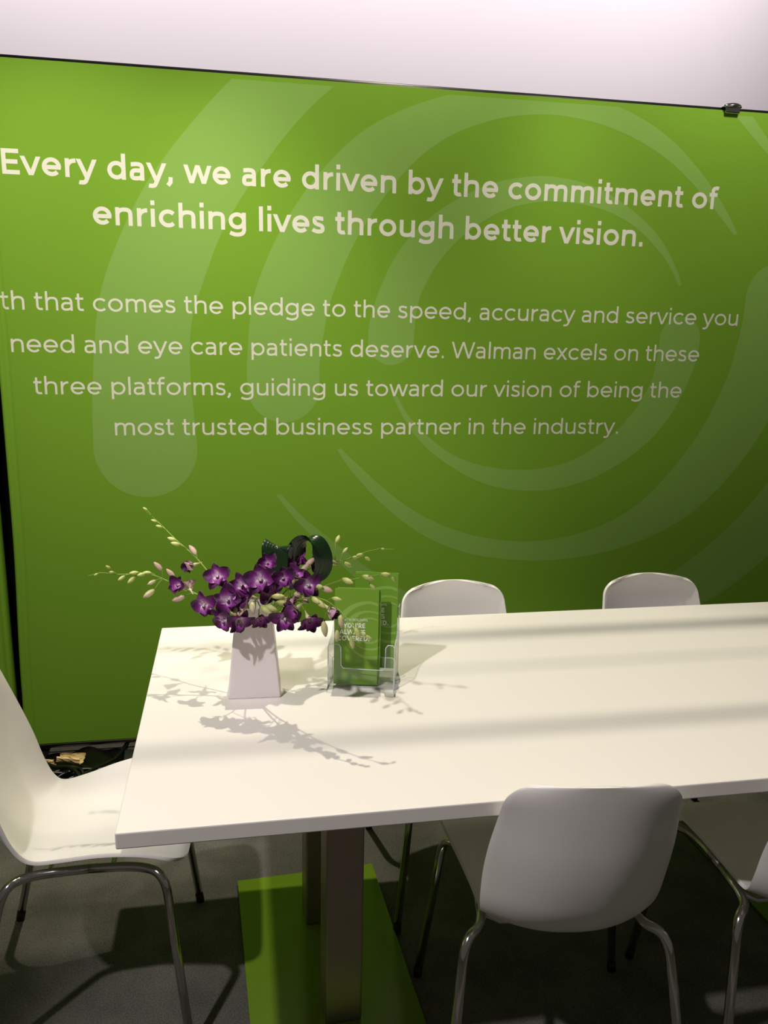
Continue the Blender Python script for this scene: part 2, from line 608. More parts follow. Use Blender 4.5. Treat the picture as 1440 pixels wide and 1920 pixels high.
def swoosh_quads(outer, inner, n=70):
    """strip between two outlines; its first end gets a round cap"""
    o, i = resample(outer, n), resample(inner, n)
    c = ((o[0][0] + i[0][0]) / 2, (o[0][1] + i[0][1]) / 2)
    r = math.hypot(o[0][0] - c[0], o[0][1] - c[1])
    ang = math.atan2(o[0][1] - c[1], o[0][0] - c[0])
    # the cap bulges away from the second point
    mid = ((o[1][0] + i[1][0]) / 2 - c[0], (o[1][1] + i[1][1]) / 2 - c[1])
    sg = 1 if math.cos(ang + math.pi / 2) * mid[0] + math.sin(ang + math.pi / 2) * mid[1] < 0 else -1
    pairs = []
    for k in range(12, 0, -1):
        t = math.pi / 2 * k / 12
        a1 = ang + sg * t
        a2 = ang + math.pi - sg * t
        pairs.append(((c[0] + r * math.cos(a1), c[1] + r * math.sin(a1)), (c[0] + r * math.cos(a2), c[1] + r * math.sin(a2))))
    pairs += list(zip(o, i))
    return [[pairs[k][0], pairs[k][1], pairs[k + 1][1], pairs[k + 1][0]] for k in range(len(pairs) - 1)]


# logo outlines in banner metres (x to the right, z up); the mark is its own half-turn copy
A_O = [(-0.469, 1.121), (-0.465, 1.264), (-0.453, 1.404), (-0.437, 1.542), (-0.417, 1.637), (-0.377, 1.746), (-0.322, 1.862), (-0.252, 1.983),
       (-0.131, 2.138), (0.006, 2.286), (0.15, 2.415), (0.32, 2.53), (0.60, 2.655), (0.9, 2.715), (1.2, 2.70), (1.5, 2.58), (1.72, 2.40), (1.87, 2.25), (1.965, 2.15), (2.035, 2.058)]
A_I = [(-0.127, 1.119), (-0.137, 1.266), (-0.143, 1.373), (-0.141, 1.479), (-0.128, 1.565), (-0.100, 1.650), (-0.021, 1.844), (0.102, 2.033),
       (0.223, 2.184), (0.347, 2.300), (0.487, 2.404), (0.66, 2.505), (0.88, 2.575), (1.12, 2.59), (1.36, 2.53), (1.56, 2.43), (1.71, 2.33), (1.85, 2.215), (1.94, 2.14), (2.018, 2.053)]
B_O = [(0.045, 1.33), (0.046, 1.411), (0.057, 1.545), (0.08, 1.657), (0.152, 1.825), (0.258, 1.988), (0.389, 2.128), (0.502, 2.206), (0.644, 2.268), (0.788, 2.307),
       (0.953, 2.328), (1.123, 2.325), (1.300, 2.297), (1.437, 2.248), (1.55, 2.182), (1.664, 2.086), (1.766, 1.974), (1.821, 1.895)]
B_I = [(0.293, 1.332), (0.295, 1.420), (0.313, 1.545), (0.339, 1.646), (0.41, 1.813), (0.508, 1.962), (0.596, 2.065), (0.676, 2.133), (0.775, 2.188), (0.903, 2.231),
       (1.033, 2.250), (1.148, 2.249), (1.290, 2.226), (1.425, 2.180), (1.550, 2.113), (1.668, 2.021), (1.757, 1.938), (1.806, 1.891)]
C_O = [(0.461, 1.489), (0.464, 1.543), (0.478, 1.606), (0.513, 1.698), (0.552, 1.775), (0.611, 1.852), (0.693, 1.924), (0.784, 1.98), (0.876, 2.022), (0.989, 2.049),
       (1.085, 2.056), (1.203, 2.044), (1.315, 2.007), (1.433, 1.939), (1.523, 1.863), (1.585, 1.778), (1.621, 1.709)]
C_I = [(0.624, 1.491), (0.626, 1.546), (0.632, 1.601), (0.646, 1.655), (0.699, 1.754), (0.781, 1.845), (0.882, 1.916), (0.976, 1.955), (1.071, 1.973), (1.149, 1.975),
       (1.229, 1.968), (1.325, 1.946), (1.427, 1.898), (1.522, 1.820), (1.575, 1.760), (1.606, 1.706)]
LOGO_C = (1.088, 1.503)



def fix(root):
    """children of root were modelled in world coordinates: keep them there"""
    inv = Matrix.Translation(root.location).inverted()
    for c in root.children:
        c.matrix_parent_inverse = inv


# ================================================================== the setting
struct(box('floor', (0.6, 1.4, -0.05), (9.0, 8.0, 0.1), M['carpet']))
struct(box('wall_back', (0.6, 4.55, 2.4), (9.0, 0.08, 4.8), M['white_wall']))

# unseen bars and a wire, added overhead to throw shade strips on the table
bm = bmesh.new()
add_tube(bm, [(-2.4, 2.544, 2.95), (3.6, 2.544, 2.95)], 0.012, 14)
add_tube(bm, [(-2.4, 2.307, 2.95), (3.6, 2.307, 2.95)], 0.009, 14)
add_tube(bm, [(-2.4, 2.448, 2.95), (3.6, 2.448, 2.95)], 0.003, 8)
for x in (-2.38, 3.58):
    add_tube(bm, [(x, 2.28, 2.95), (x, 2.57, 2.95)], 0.012, 8)
struct(bm_obj('shade_bars_1', bm, M['chrome'], None, True))

# ================================================================== banner walls
BACKING_Y = 3.02  # black sheet added behind the banners so that their gap stays dark
bm = bmesh.new()
xs = [-3.2 + 6.6 * k / 330 for k in range(331)]
top, bot = [], []
for k, x in enumerate(xs):
    yy = BACKING_Y + 0.018 * math.sin(x * 38) + 0.008 * math.sin(x * 83 + 1)
    bot.append(bm.verts.new((x, yy, 0.004)))
    top.append(bm.verts.new((x, yy, 2.2)))
for k in range(330):
    bm.faces.new((bot[k], bot[k + 1], top[k + 1], top[k]))
dr = bm_obj('dark_backing', bm, M['dark_backing'], None, True)
tag(dr, 'pleated black sheet added behind the two green banners to keep their gap dark', 'dark_backing')

FACE = 2.872


EDGE = [(0.0, 0.030), (0.0, 0.012), (0.004, 0.002), (0.010, -0.003), (0.017, -0.002), (0.024, 0.004), (0.031, 0.006), (0.037, 0.002), (0.044, 0.0)]


def relief_near(edge, side):
    """how far the fabric lies behind its face near one upright edge"""
    def f(x, z):
        d = (x - edge(z)) * side
        for (d0, o0), (d1, o1) in zip(EDGE[2:], EDGE[3:]):
            if d < d1:
                return o0 + (o1 - o0) * max(0.0, (d - d0) / (d1 - d0))
        return 0.0
    return f


def banner(name, label, xl, xr, wav):
    """free-standing tension-fabric wall; xl / xr are functions of height"""
    root = thing(name, label, 'banner', ((xl(1.0) + xr(1.0)) / 2, FACE + 0.02, 0))
    nz = 60
    prof = EDGE
    vs, fs = [], []
    for j in range(nz + 1):
        z = 0.046 + (2.306 - 0.046) * j / nz
        a, b_ = xl(z), xr(z)
        row = [(a + d, FACE + o, z) for d, o in prof]
        row += [(a + 0.044 + (b_ - a - 0.088) * k / 30, FACE, z) for k in range(1, 30)]
        row += [(b_ - d, FACE + o, z) for d, o in reversed(prof)]
        vs += row
    w = len(row)
    for j in range(nz):
        for k in range(w - 1):
            fs.append((j * w + k, j * w + k + 1, (j + 1) * w + k + 1, (j + 1) * w + k))
    mesh('fabric_panel', vs, fs, M['fabric'], root, True)
    a, b_ = xl(2.3), xr(2.3)
    bm = bmesh.new()
    add_tube(bm, [(a + 0.01, FACE + 0.017, 2.304), (b_ - 0.01, FACE + 0.017, 2.304)], 0.0145, 12)
    bm_obj('top_tube', bm, M['dark_tube'], root, True)
    a, b_ = xl(0.05), xr(0.05)
    bm = bmesh.new()
    add_tube(bm, [(a + 0.01, FACE + 0.012, 0.036), (b_ - 0.01, FACE + 0.012, 0.036)], 0.013, 12)
    bm_obj('bottom_tube', bm, M['chrome'], root, True)
    for x in (a + 0.05, b_ - 0.05):
        bm = bmesh.new()
        add_box(bm, (x, FACE + 0.05, 0.006), (0.06, 0.40, 0.012), 0.004)
        add_box(bm, (x, FACE + 0.03, 1.15), (0.03, 0.03, 2.28), 0.004)
        bm_obj('stand', bm, M['dark_tube'], root)
    return root


def keyed(keys):
    def f(z):
        for (z0, v0), (z1, v1) in zip(keys, keys[1:]):
            if z <= z1:
                t = max(0, (z - z0) / (z1 - z0))
                t = t * t * (3 - 2 * t)
                return v0 + (v1 - v0) * t
        return keys[-1][1]
    return f


main_l = keyed([(0.0, -0.768), (0.25, -0.763), (0.85, -0.750), (1.4, -0.750), (2.31, -0.757)])
main_r = keyed([(0.0, 2.30), (2.31, 2.30)])
side_l = keyed([(0.0, -2.5), (2.31, -2.5)])
side_r = keyed([(0.0, -0.783), (0.6, -0.785), (0.95, -0.786), (1.4, -0.768), (2.31, -0.760)])
BAN = banner('display_banner', 'big green fabric banner wall with white slogan and pale rings behind the table', main_l, main_r, 0)
LB = banner('display_banner', 'sliver of a second green banner left of the black gap', side_l, side_r, 0)

TY = FACE - 0.0003
HW, PW = 0.124, 0.088        # stroke weights of the headline and of the paragraph
HE, PE = 0.103, 0.0795
for txt, x0, x1, z, em, s in (
        ('Every day, we are driven by the commitment of', -0.696, 1.734, 1.976, HE, HW),
        ('enriching lives through better vision.', -0.429, 1.451, 1.838, HE, HW),
        ('ith that comes the pledge to the speed, accuracy and service you', -0.742, 1.861, 1.569, PE, PW),
        ('need and eye care patients deserve. Walman excels on these', -0.704, 1.721, 1.435, PE, PW),
        ('three platforms, guiding us toward our vision of being the', -0.648, 1.664, 1.300, PE, PW),
        ('most trusted business partner in the industry.', -0.396, 1.418, 1.164, PE, PW)):
    text_mesh('word', txt, x0, x1, z, em, s, TY, M['print'], BAN, relief_near(main_l, 1))
text_mesh('letter', 'W', -0.852, -0.775, 1.569, PE, PW, TY, M['print'], LB, relief_near(side_r, -1))


def half_turn(P):
    return [(2 * LOGO_C[0] - x, 2 * LOGO_C[1] - z) for x, z in P]


for o_, i_ in ((A_O, A_I), (B_O, B_I), (C_O, C_I)):
    for turn in (False, True):
        oo, ii = (half_turn(o_), half_turn(i_)) if turn else (o_, i_)
        vs, fs = [], []
        for q in swoosh_quads(oo, ii) + [None]:
            c = clip_poly(q, -0.67, 2.22, 0.06, 2.292) if q else []
            if len(c) > 2:
                b0 = len(vs)
                vs += [(x, FACE - 0.00015, z) for x, z in c]
                fs.append(tuple(range(b0, b0 + len(c))))
            elif vs:                      # the ring leaves the banner: what comes after is a piece of its own
                mesh('logo_swoosh', vs, fs, M['swoosh'], BAN)
                vs, fs = [], []
fix(BAN)
fix(LB)

# chrome clamp of an arm lamp on the banner's top edge
CL = thing('lamp_clamp', 'small chrome lamp clamp on the top edge of the green banner', 'clamp', (1.743, FACE + 0.012, 2.306))
bm = bmesh.new()
prof = [(0.036, 0.000), (0.035, 0.004), (0.030, 0.009), (0.021, 0.013), (0.009, 0.015), (0.0005, 0.0155)]
rings = []
for r, z in prof:
    rings.append([bm.verts.new((r * math.cos(2 * math.pi * a / 24), -0.012 + 0.8 * r * math.sin(2 * math.pi * a / 24), 0.009 + z)) for a in range(24)])
for q in range(len(rings) - 1):
    for a in range(24):
        bm.faces.new((rings[q][a], rings[q][(a + 1) % 24], rings[q + 1][(a + 1) % 24], rings[q + 1][a]))
bm.faces.new(rings[0][::-1])
bm_obj('dome', bm, M['chrome'], CL, True)
box('jaw', (0, -0.020, 0.0), (0.055, 0.010, 0.022), M['chrome'], CL, 0.004)

# ================================================================== table
TZ = 0.74
TB = thing('table', 'long white conference table on green-footed steel columns', 'table', (0.88, 1.6915, 0))
box('tabletop', (0.8785, 1.6915, TZ - 0.015), (2.163, 0.925, 0.030), M['table'], TB, 0.0025)


def pedestal(cx, cy, rz, first):
    c, s = math.cos(rz), math.sin(rz)

    def P(x, y):
        return (cx + x * c - y * s, cy + x * s + y * c)
    px, py = P(0, 0)
    p = box('base_plate', (px, py, 0.0085), (0.388, 0.68, 0.009), M['plate'], TB, 0.002, rz)
    box('plate_foot', (px, py, 0.002), (0.37, 0.66, 0.004), M['rubber'], p, 0, rz)
    for ly in (-0.155, 0.165):
        x, y = P(0.012, ly)
        col = box('column', (x, y, 0.36), (0.082, 0.082, 0.694), M['steel'], TB, 0.004, rz)
        box('column_flange', (x, y, 0.7075), (0.13, 0.13, 0.006), M['dark_tube'], col, 0.001, rz)


pedestal(0.194, 1.728, math.radians(2.9), True)
pedestal(1.575, 1.745, math.radians(1.8), False)
fix(TB)

# ================================================================== chairs
SHELL = [(-0.256, .803, -.228, .795, .152), (-0.252, .764, -.216, .759, .157), (-0.244, .70, -.196, .703, .164), (-0.234, .63, -.174, .64, .171),
         (-0.218, .56, -.150, .570, .174), (-0.195, .495, -.128, .497, .172), (-0.156, .440, -.106, .454, .166), (-0.100, .415, -.078, .437, .163),
         (-0.03, .410, -.025, .444, .172), (.05, .415, .05, .460, .190), (.12, .425, .12, .466, .205), (.175, .434, .175, .458, .210),
         (.215, .431, .21, .442, .208), (.235, .418, .228, .425, .20)]


def shell_mesh():
    rows = []
    n = 5
    K = SHELL
    ext = [tuple(2 * a - b_ for a, b_ in zip(K[0], K[1]))] + K + [tuple(2 * a - b_ for a, b_ in zip(K[-1], K[-2]))]
    for i in range(1, len(ext) - 2):
        a, b_, c, d = ext[i - 1], ext[i], ext[i + 1], ext[i + 2]
        for k in range(n):
            t = k / n
            rows.append([0.5 * (2 * q + (r - p) * t + (2 * p - 5 * q + 4 * r - s) * t * t + (3 * q - p - 3 * r + s) * t ** 3) for p, q, r, s in zip(a, b_, c, d)])
    rows.append(list(K[-1]))
    # extra rows near the two ends so that the corners are round
    def densify(R):
        out = []
        for q in (0.0, 0.12, 0.3, 0.55, 0.8):
            out.append([x + (y - x) * q for x, y in zip(R[0], R[1])])
        return out + R[1:]
    rows = densify(rows)
    rows = densify(rows[::-1])[::-1]
    ss = [0]
    for a, b_ in zip(rows, rows[1:]):
        ss.append(ss[-1] + math.hypot(a[0] - b_[0], a[1] - b_[1]))
    T = ss[-1]
    nu = 24
    vs, fs = [], []
    for s, (cy, cz, ry, rz, w) in zip(ss, rows):
        for d, r in ((s, 0.052), (T - s, 0.055)):
            if d < r:
                w = w - r + math.sqrt(max(r * r - (r - d) ** 2, 0))
        for k in range(nu + 1):
            u = -1 + 2 * k / nu
            u = math.copysign(abs(u) ** 0.85, u)
            e = abs(u) ** 2.3
            vs.append((u * w, cy + (ry - cy) * e, cz + (rz - cz) * e))
    W = nu + 1
    for j in range(len(rows) - 1):
        for k in range(nu):
            fs.append((j * W + k, (j + 1) * W + k, (j + 1) * W + k + 1, j * W + k + 1))
    return vs, fs


def make_chair(label):
    root = thing('chair', label, 'chair', (0, 0, 0), 0, 'white shell chairs around the table')
    vs, fs = shell_mesh()
    sh = mesh('seat_shell', vs, fs, M['chair'], root, True)
    so = sh.modifiers.new('thickness', 'SOLIDIFY'); so.thickness = 0.008; so.offset = -1.0
    bv = sh.modifiers.new('rim', 'BEVEL'); bv.width = 0.003; bv.segments = 2; bv.limit_method = 'ANGLE'; bv.angle_limit = math.radians(50)
    for sx in (-1, 1):
        for front in (False, True):
            yb, yf = (0.185, 0.23) if front else (-0.135, -0.23)
            pts = [(sx * 0.150, 0.025, 0.409), (sx * 0.155, yb * 0.7, 0.409), (sx * 0.197, yb, 0.414), (sx * 0.24, yf, 0.012)]
            lg = tube('leg', round_path(pts, 0.05, 8), 0.0098, M['chrome'], root, 12)
            f = Vector(pts[3]); d = (Vector(pts[2]) - f).normalized()
            tube('foot_glide', [f - d * 0.010, f + d * 0.016], 0.0108, M['rubber'], lg, 12)
    bm = bmesh.new()
    for y in (0.07, -0.06):
        add_tube(bm, [(-0.150, y, 0.409), (-0.115, y, 0.390), (0.115, y, 0.390), (0.150, y, 0.409)], 0.006, 8)
    bm_obj('seat_bracket', bm, M['chrome'], root, True)
    return root


R = math.radians
chair0 = make_chair('white shell chair in the foreground with its back to the viewer')
chair0.location = (0.625, 1.398, 0)
chair0.rotation_euler.z = R(-7)
for x, y, rz, lb in ((1.176, 1.38, -5, 'white shell chair cut off by the right edge, beside the foreground chair'),
                     (-0.348, 1.763, -90, 'white shell chair at the left head of the table, seen from its side'),
                     (0.632, 2.035, 180, 'white shell chair across the table, its back rising right behind the brochure holder'),
                     (1.262, 2.035, 179, 'white shell chair across the table, the one farther right from the brochures')):
    c = copy_tree(chair0)
    c.location = (x, y, 0)
    c.rotation_euler.z = R(rz)
    c['label'] = lb

# ================================================================== vase
VZ = TZ + 0.0005
VX, VY, VR = 0.034, 1.745, R(-2.5)
V = thing('vase', 'white tapered square vase holding the purple orchids', 'vase', (VX, VY, VZ), VR)
bm = bmesh.new()


def square_ring(half, z, r):
    P = []
    for qx, qy, a0 in ((1, 1, 0), (-1, 1, 90), (-1, -1, 180), (1, -1, 270)):
        for k in range(4):
            a = math.radians(a0 + 30 * k)
            P.append(bm.verts.new((qx * (half - r) + r * math.cos(a), qy * (half - r) * 0.95 + r * math.sin(a), z)))
    return P


rr = [square_ring(0.0565, 0, 0.004), square_ring(0.0578, 0.003, 0.004), square_ring(0.0385, 0.200, 0.004), square_ring(0.0372, 0.2015, 0.003),
      square_ring(0.0350, 0.200, 0.003), square_ring(0.0500, 0.02, 0.003)]
for a, b_ in zip(rr, rr[1:]):
    for k in range(16):
        bm.faces.new((a[k], a[(k + 1) % 16], b_[(k + 1) % 16], b_[k]))
bm.faces.new(rr[0][::-1])
bm.faces.new(rr[-1])
bm_obj('vase_body', bm, M['vase'], V)

# ================================================================== brochure holder and brochures
HX, HY, HR = 0.198, 1.732, math.atan2(-0.284, 0.959)
H = thing('brochure_holder', 'clear acrylic two-tier brochure holder on the table right of the vase', 'brochure holder', (HX, HY, TZ + 0.0005), HR)
hw, hd, t = 0.152, 0.103, 0.0022


def panel(name, poly, axis, off, thick, rim=True):
    """clear sheet: outline poly in its own plane (a, z), axis 'x' (faces sideways) or 'y' (faces front)"""
    bm = bmesh.new()
    P3 = [((off, a, z) if axis == 'x' else (a, off, z)) for a, z in poly]
    f = bm.faces.new([bm.verts.new(p) for p in P3])
    e = bmesh.ops.extrude_face_region(bm, geom=[f])
    vv = [v for v in e['geom'] if isinstance(v, bmesh.types.BMVert)]
    bmesh.ops.translate(bm, vec=(thick, 0, 0) if axis == 'x' else (0, thick, 0), verts=vv)
    o = bm_obj(name, bm, M['acrylic'], H)
    if rim:
        c = (off + thick / 2)
        Q = [((c, a, z) if axis == 'x' else (a, c, z)) for a, z in poly]
        bm = bmesh.new()
        for p, q in zip(Q, Q[1:] + Q[:1]):
            d = (Vector(q) - Vector(p))
            if d.length > 1e-4:
                add_tube(bm, [p, q], thick * 0.42, 6)
        bm_obj('polished_edge', bm, M['acrylic_edge'], o)
    return o


side = [(0, 0), (hd, 0), (hd + 0.008, 0.168), (hd - 0.014, 0.168), (hd - 0.030, 0.130), (hd - 0.045, 0.112), (0.010, 0.104), (0.0, 0.096)]
panel('side_wall', side, 'x', 0.0, t)
panel('side_wall', side, 'x', hw - t, t)
panel('front_lip', [(0, 0), (hw, 0), (hw, 0.099), (hw - 0.005, 0.107), (hw - 0.016, 0.107), (hw - 0.021, 0.100), (hw - 0.022, 0.052), (hw - 0.027, 0.046),
                    (0.035, 0.046), (0.030, 0.052), (0.029, 0.096), (0.024, 0.103), (0.005, 0.103), (0, 0.096)], 'y', 0.0, t)
panel('rear_lip', [(t, 0.0), (hw - t, 0.0), (hw - t, 0.05), (hw - 0.010, 0.058), (0.010, 0.058), (t, 0.05)], 'y', 0.046, t)
panel('back_wall', [(t, 0), (hw - t, 0), (hw - t, 0.165), (t, 0.165)], 'y', hd - t, t)
for nm, y0, y1, z in (('floor_sheet', 0.0, hd, 0.0), ('tier_sheet', 0.046, hd, 0.022)):
    bm = bmesh.new()
    add_box(bm, (hw / 2, (y0 + y1) / 2, z + t / 2 + 0.0002), (hw - 2 * t, y1 - y0 - 2 * t, t))
    bm_obj(nm, bm, M['acrylic'], H)

BW, BH = 0.100, 0.223
hc, hs = math.cos(HR), math.sin(HR)


def brochure(label, lx, ly, lz, lean, yaw, thick, group, face=True):
    """tri-fold card; local origin at its lower left front corner; lean tips its top backwards"""
    root = thing('brochure', label, 'brochure', (HX + lx * hc - ly * hs, HY + lx * hs + ly * hc, TZ + 0.0005 + lz), 0, group)
    root.rotation_euler = (-lean, 0, HR + yaw)
    bm = bmesh.new()
    # folded leaf: front panel, wrapped right fold, two inner leaves
    g = thick / 3
    for k, (a, b_) in enumerate(((0.0, BW), (0.0015, BW - 0.0005), (0.0005, BW - 0.001))):
        add_box(bm, ((a + b_) / 2, g * (k + 0.5), BH / 2), (b_ - a, g * 0.82, BH))
    add_box(bm, (BW - 0.0004, thick / 2, BH / 2), (0.0008, thick * 0.95, BH))
    bm_obj('folded_card', bm, M['paper'], root)
    if face:
        k_ = 0.056
        vs, fs = [], []
        for o_, i_ in ((A_O, A_I), (B_O, B_I), (C_O, C_I)):
            for turn in (False, True):
                oo, ii = (half_turn(o_), half_turn(i_)) if turn else (o_, i_)
                for q in swoosh_quads(oo, ii, 40):
                    q = [(0.080 + (x - LOGO_C[0]) * k_, 0.128 + (z - LOGO_C[1]) * k_) for x, z in q]
                    c = clip_poly(q, 0.001, BW - 0.001, 0.001, BH - 0.001)
                    if len(c) > 2:
                        b0 = len(vs)
                        vs += [(x, -0.0002, z) for x, z in c]
                        fs.append(tuple(range(b0, b0 + len(c))))
        mesh('logo_swoosh', vs, fs, M['paper_swoosh'], root)
        xr = 0.077
        for txt, x0, x1, z, em, s in (('WITH WALMAN,', 0.019, 0.076, 0.149, 0.0085, 0.085), ("YOU'RE", 0.020, 0.071, 0.133, 0.0155, 0.15),
                                      ('ALWAYS', 0.0115, 0.071, 0.118, 0.0155, 0.15), ('COVERED.', 0.007, 0.080, 0.103, 0.0155, 0.15)):
            text_mesh('lettering', txt, x0, x1, z, em, s, -0.0004, M['paper_print'], root)
    return root


brochure('frontmost green tri-fold brochure, standing in the front pocket of the clear holder', 0.012, 0.006, 0.004, R(5), R(4), 0.0035, 'brochures in the front pocket')
brochure('green brochure just behind the frontmost one, its edge peeking out on the right', 0.0165, 0.012, 0.004, R(5), R(4), 0.006, 'brochures in the front pocket')
brochure('green brochure standing higher in the rear pocket, part of its lettering showing', 0.0490, 0.060, 0.026, R(5), R(1), 0.0035, 'brochures in the rear pocket')
brochure('green brochure at the very back of the holder, behind the raised one', 0.0485, 0.070, 0.026, R(5), R(1), 0.006, 'brochures in the rear pocket', False)

# ================================================================== orchids


def lin(c):
    return tuple((x / 255) / 12.92 if x / 255 <= 0.04045 else ((x / 255 + 0.055) / 1.055) ** 2.4 for x in c)


def mixc(a, b_, t):
    t = max(0.0, min(1.0, t))
    return tuple(x + (y - x) * t for x, y in zip(a, b_))


WHITE, MAG, PUR, BACK, CREAM = lin((222, 200, 216)), lin((122, 32, 124)), lin((60, 11, 56)), lin((150, 96, 136)), lin((206, 190, 166))
LILAC = lin((168, 96, 172))
GRN, YEL, BLUSH = lin((150, 172, 70)), lin((206, 208, 140)), lin((190, 150, 140))


class Soft:
    """collects smooth sheets with their pigment"""

    def __init__(self):
        self.v, self.f, self.c = [], [], []

    def petal(self, mtx, L, W, cup, curl, shape=0.8, front=None, back=None, nl=9, nw=6):
        front = front or (lambda t, u: mixc(WHITE, LILAC, (t - 0.10) / 0.20) if t < 0.28 else (mixc(LILAC, MAG, (t - 0.28) / 0.14) if t < 0.42 else mixc(MAG, PUR, (t - 0.42) / 0.34)))
        back = back or (lambda t, u: mixc(CREAM, BACK, (t - 0.25) * 1.3))
        for side in (0, 1):
            b0 = len(self.v)
            for j in range(nl + 1):
                t = math.sin(math.pi / 2 * j / nl)
                w = W / 2 * max(0.0, math.sin(math.pi * min(1, 0.10 + 0.90 * t ** 0.85)) ** shape) if j < nl else 0.0012
                for k in range(nw + 1):
                    u = -1 + 2 * k / nw
                    x = u * w
                    z = L * (cup * t * t + curl * (t ** 3)) + abs(u) ** 2 * w * 0.45 * (1 - 0.5 * t)
                    z += 0.0012 * math.sin(7 * t + 3 * u)
                    p = mtx @ Vector((x, L * t * (1 - 0.12 * abs(cup)), z - side * 0.0007))
                    self.v.append(p)
                    self.c.append((front if side == 0 else back)(t, u))
            W_ = nw + 1
            for j in range(nl):
                for k in range(nw):
                    q = (b0 + j * W_ + k, b0 + j * W_ + k + 1, b0 + (j + 1) * W_ + k + 1, b0 + (j + 1) * W_ + k)
                    self.f.append(q if side == 0 else q[::-1])

    def lathe(self, prof, col, bend=0.0, n=12):
        b0 = len(self.v)
        for r, z in prof:
            for k in range(n):
                a = 2 * math.pi * k / n
                self.v.append(Vector((r * math.cos(a) + bend * z * z, r * math.sin(a), z)))
                self.c.append(col(z / prof[-1][1], a))
        for j in range(len(prof) - 1):
            for k in range(n):
                self.f.append((b0 + j * n + k, b0 + j * n + (k + 1) % n, b0 + (j + 1) * n + (k + 1) % n, b0 + (j + 1) * n + k))

    def data(self, name):
        me = bpy.data.meshes.new(name)
        me.from_pydata([tuple(v) for v in self.v], [], self.f)
        a = me.attributes.new('pigment', 'FLOAT_COLOR', 'POINT')
        for k, c in enumerate(self.c):
            a.data[k].color = (*c, 1)
        for p in me.polygons:
            p.use_smooth = True
        me.update()
        return me


def blossom_data(openness, seed):
    """petals around +Z, up is +Y"""
    rg = random.Random(seed)
    s = Soft()
    tilt = math.radians(78 * openness)          # angle of the petals away from the axis
    for ang, L, W, sh in ((0, .031, .021, .55), (72, .033, .031, .45), (-72, .033, .031, .45), (142, .030, .021, .55), (-142, .030, .021, .55)):
        a = math.radians(ang + rg.uniform(-8, 8))
        tl = tilt + rg.uniform(-0.16, 0.12)
        m = Matrix.Rotation(a, 3, 'Z') @ Matrix.Rotation(math.pi / 2 - tl, 3, 'X')
        s.petal(m, L * rg.uniform(.94, 1.06), W, 0.22 * rg.uniform(-.6, 1.2), -0.22 * rg.uniform(0, 1.3), sh)
    return s.data('blossom_petals')


def lip_data():
    s = Soft()
    fr_ = lambda t, u: mixc(WHITE, lin((150, 50, 150)), (t - 0.15) / 0.4) if t < .6 else mixc(lin((150, 50, 150)), PUR, (t - .6) / .4)
    m = Matrix.Rotation(math.pi, 3, 'Z') @ Matrix.Rotation(math.radians(58), 3, 'X')
    s.petal(m, 0.025, 0.019, 0.12, -0.35, 0.5, fr_, fr_)
    for sg in (-1, 1):
        m = Matrix.Rotation(math.pi + sg * 0.75, 3, 'Z') @ Matrix.Rotation(math.radians(72), 3, 'X')
        s.petal(m, 0.013, 0.009, 0.1, 0.1, 0.7, lambda t, u: mixc(WHITE, MAG, t), lambda t, u: mixc(WHITE, MAG, t))
    s.lathe([(0.0002, -0.001), (0.0032, 0.0), (0.0036, 0.005), (0.0030, 0.009), (0.0002, 0.0105)], lambda t, a: mixc(WHITE, CREAM, t))
    return s.data('blossom_lip')


def spur_data():
    """pale chin and stalk behind a blossom"""
    s = Soft()
    s.lathe([(0.0012, -0.026), (0.0013, -0.018), (0.0030, -0.012), (0.0044, -0.005), (0.0030, 0.001), (0.0002, 0.002)],
            lambda t, a: mixc(CREAM, YEL, 0.4))
    return s.data('blossom_spur')


def bud_data(kind):
    s = Soft()
    if kind == 0:
        col = lambda t, a: mixc(mixc(GRN, YEL, t * 1.5), GRN, max(0, t - .7))
    elif kind == 1:
        col = lambda t, a: mixc(mixc(YEL, CREAM, t), lin((120, 80, 90)), max(0, (t - .62) * 1.6))
    else:
        col = lambda t, a: mixc(CREAM, BLUSH, t * 0.9 + 0.1 * math.sin(a * 3))
    L = 0.026
    s.lathe([(0.0006, 0), (0.0028, 0.0015), (0.0047, 0.006), (0.0056, 0.011), (0.0052, 0.016), (0.0036, 0.021), (0.0016, 0.0248), (0.0002, L)], col, 7.0, 12)
    return s.data('bud')


BLOOMS = [blossom_data(o, k) for k, o in enumerate((1.0, 0.92, 1.06, 0.72, 0.35))]
LIP, SPUR = lip_data(), spur_data()
BUDS = [bud_data(k) for k in range(3)]
for me in BLOOMS + [LIP, SPUR]:
    me.materials.append(M['petal'])
for me in BUDS:
    me.materials.append(M['bud'])


def inst(name, me, parent, loc, z_axis, up, scale):
    o = bpy.data.objects.new(name, me)
    COL.objects.link(o)
    z = Vector(z_axis).normalized()
    y = Vector(up)
    y = (y - z * y.dot(z))
    y = y.normalized() if y.length > 1e-5 else z.orthogonal().normalized()
    x = y.cross(z)
    m = Matrix((x, y, z)).transposed().to_4x4()
    o.parent = parent
    o.matrix_basis = Matrix.Translation(loc) @ m @ Matrix.Diagonal((scale, scale, scale, 1))
    return o


MOUTH = Vector((VX, VY, VZ + 0.19))


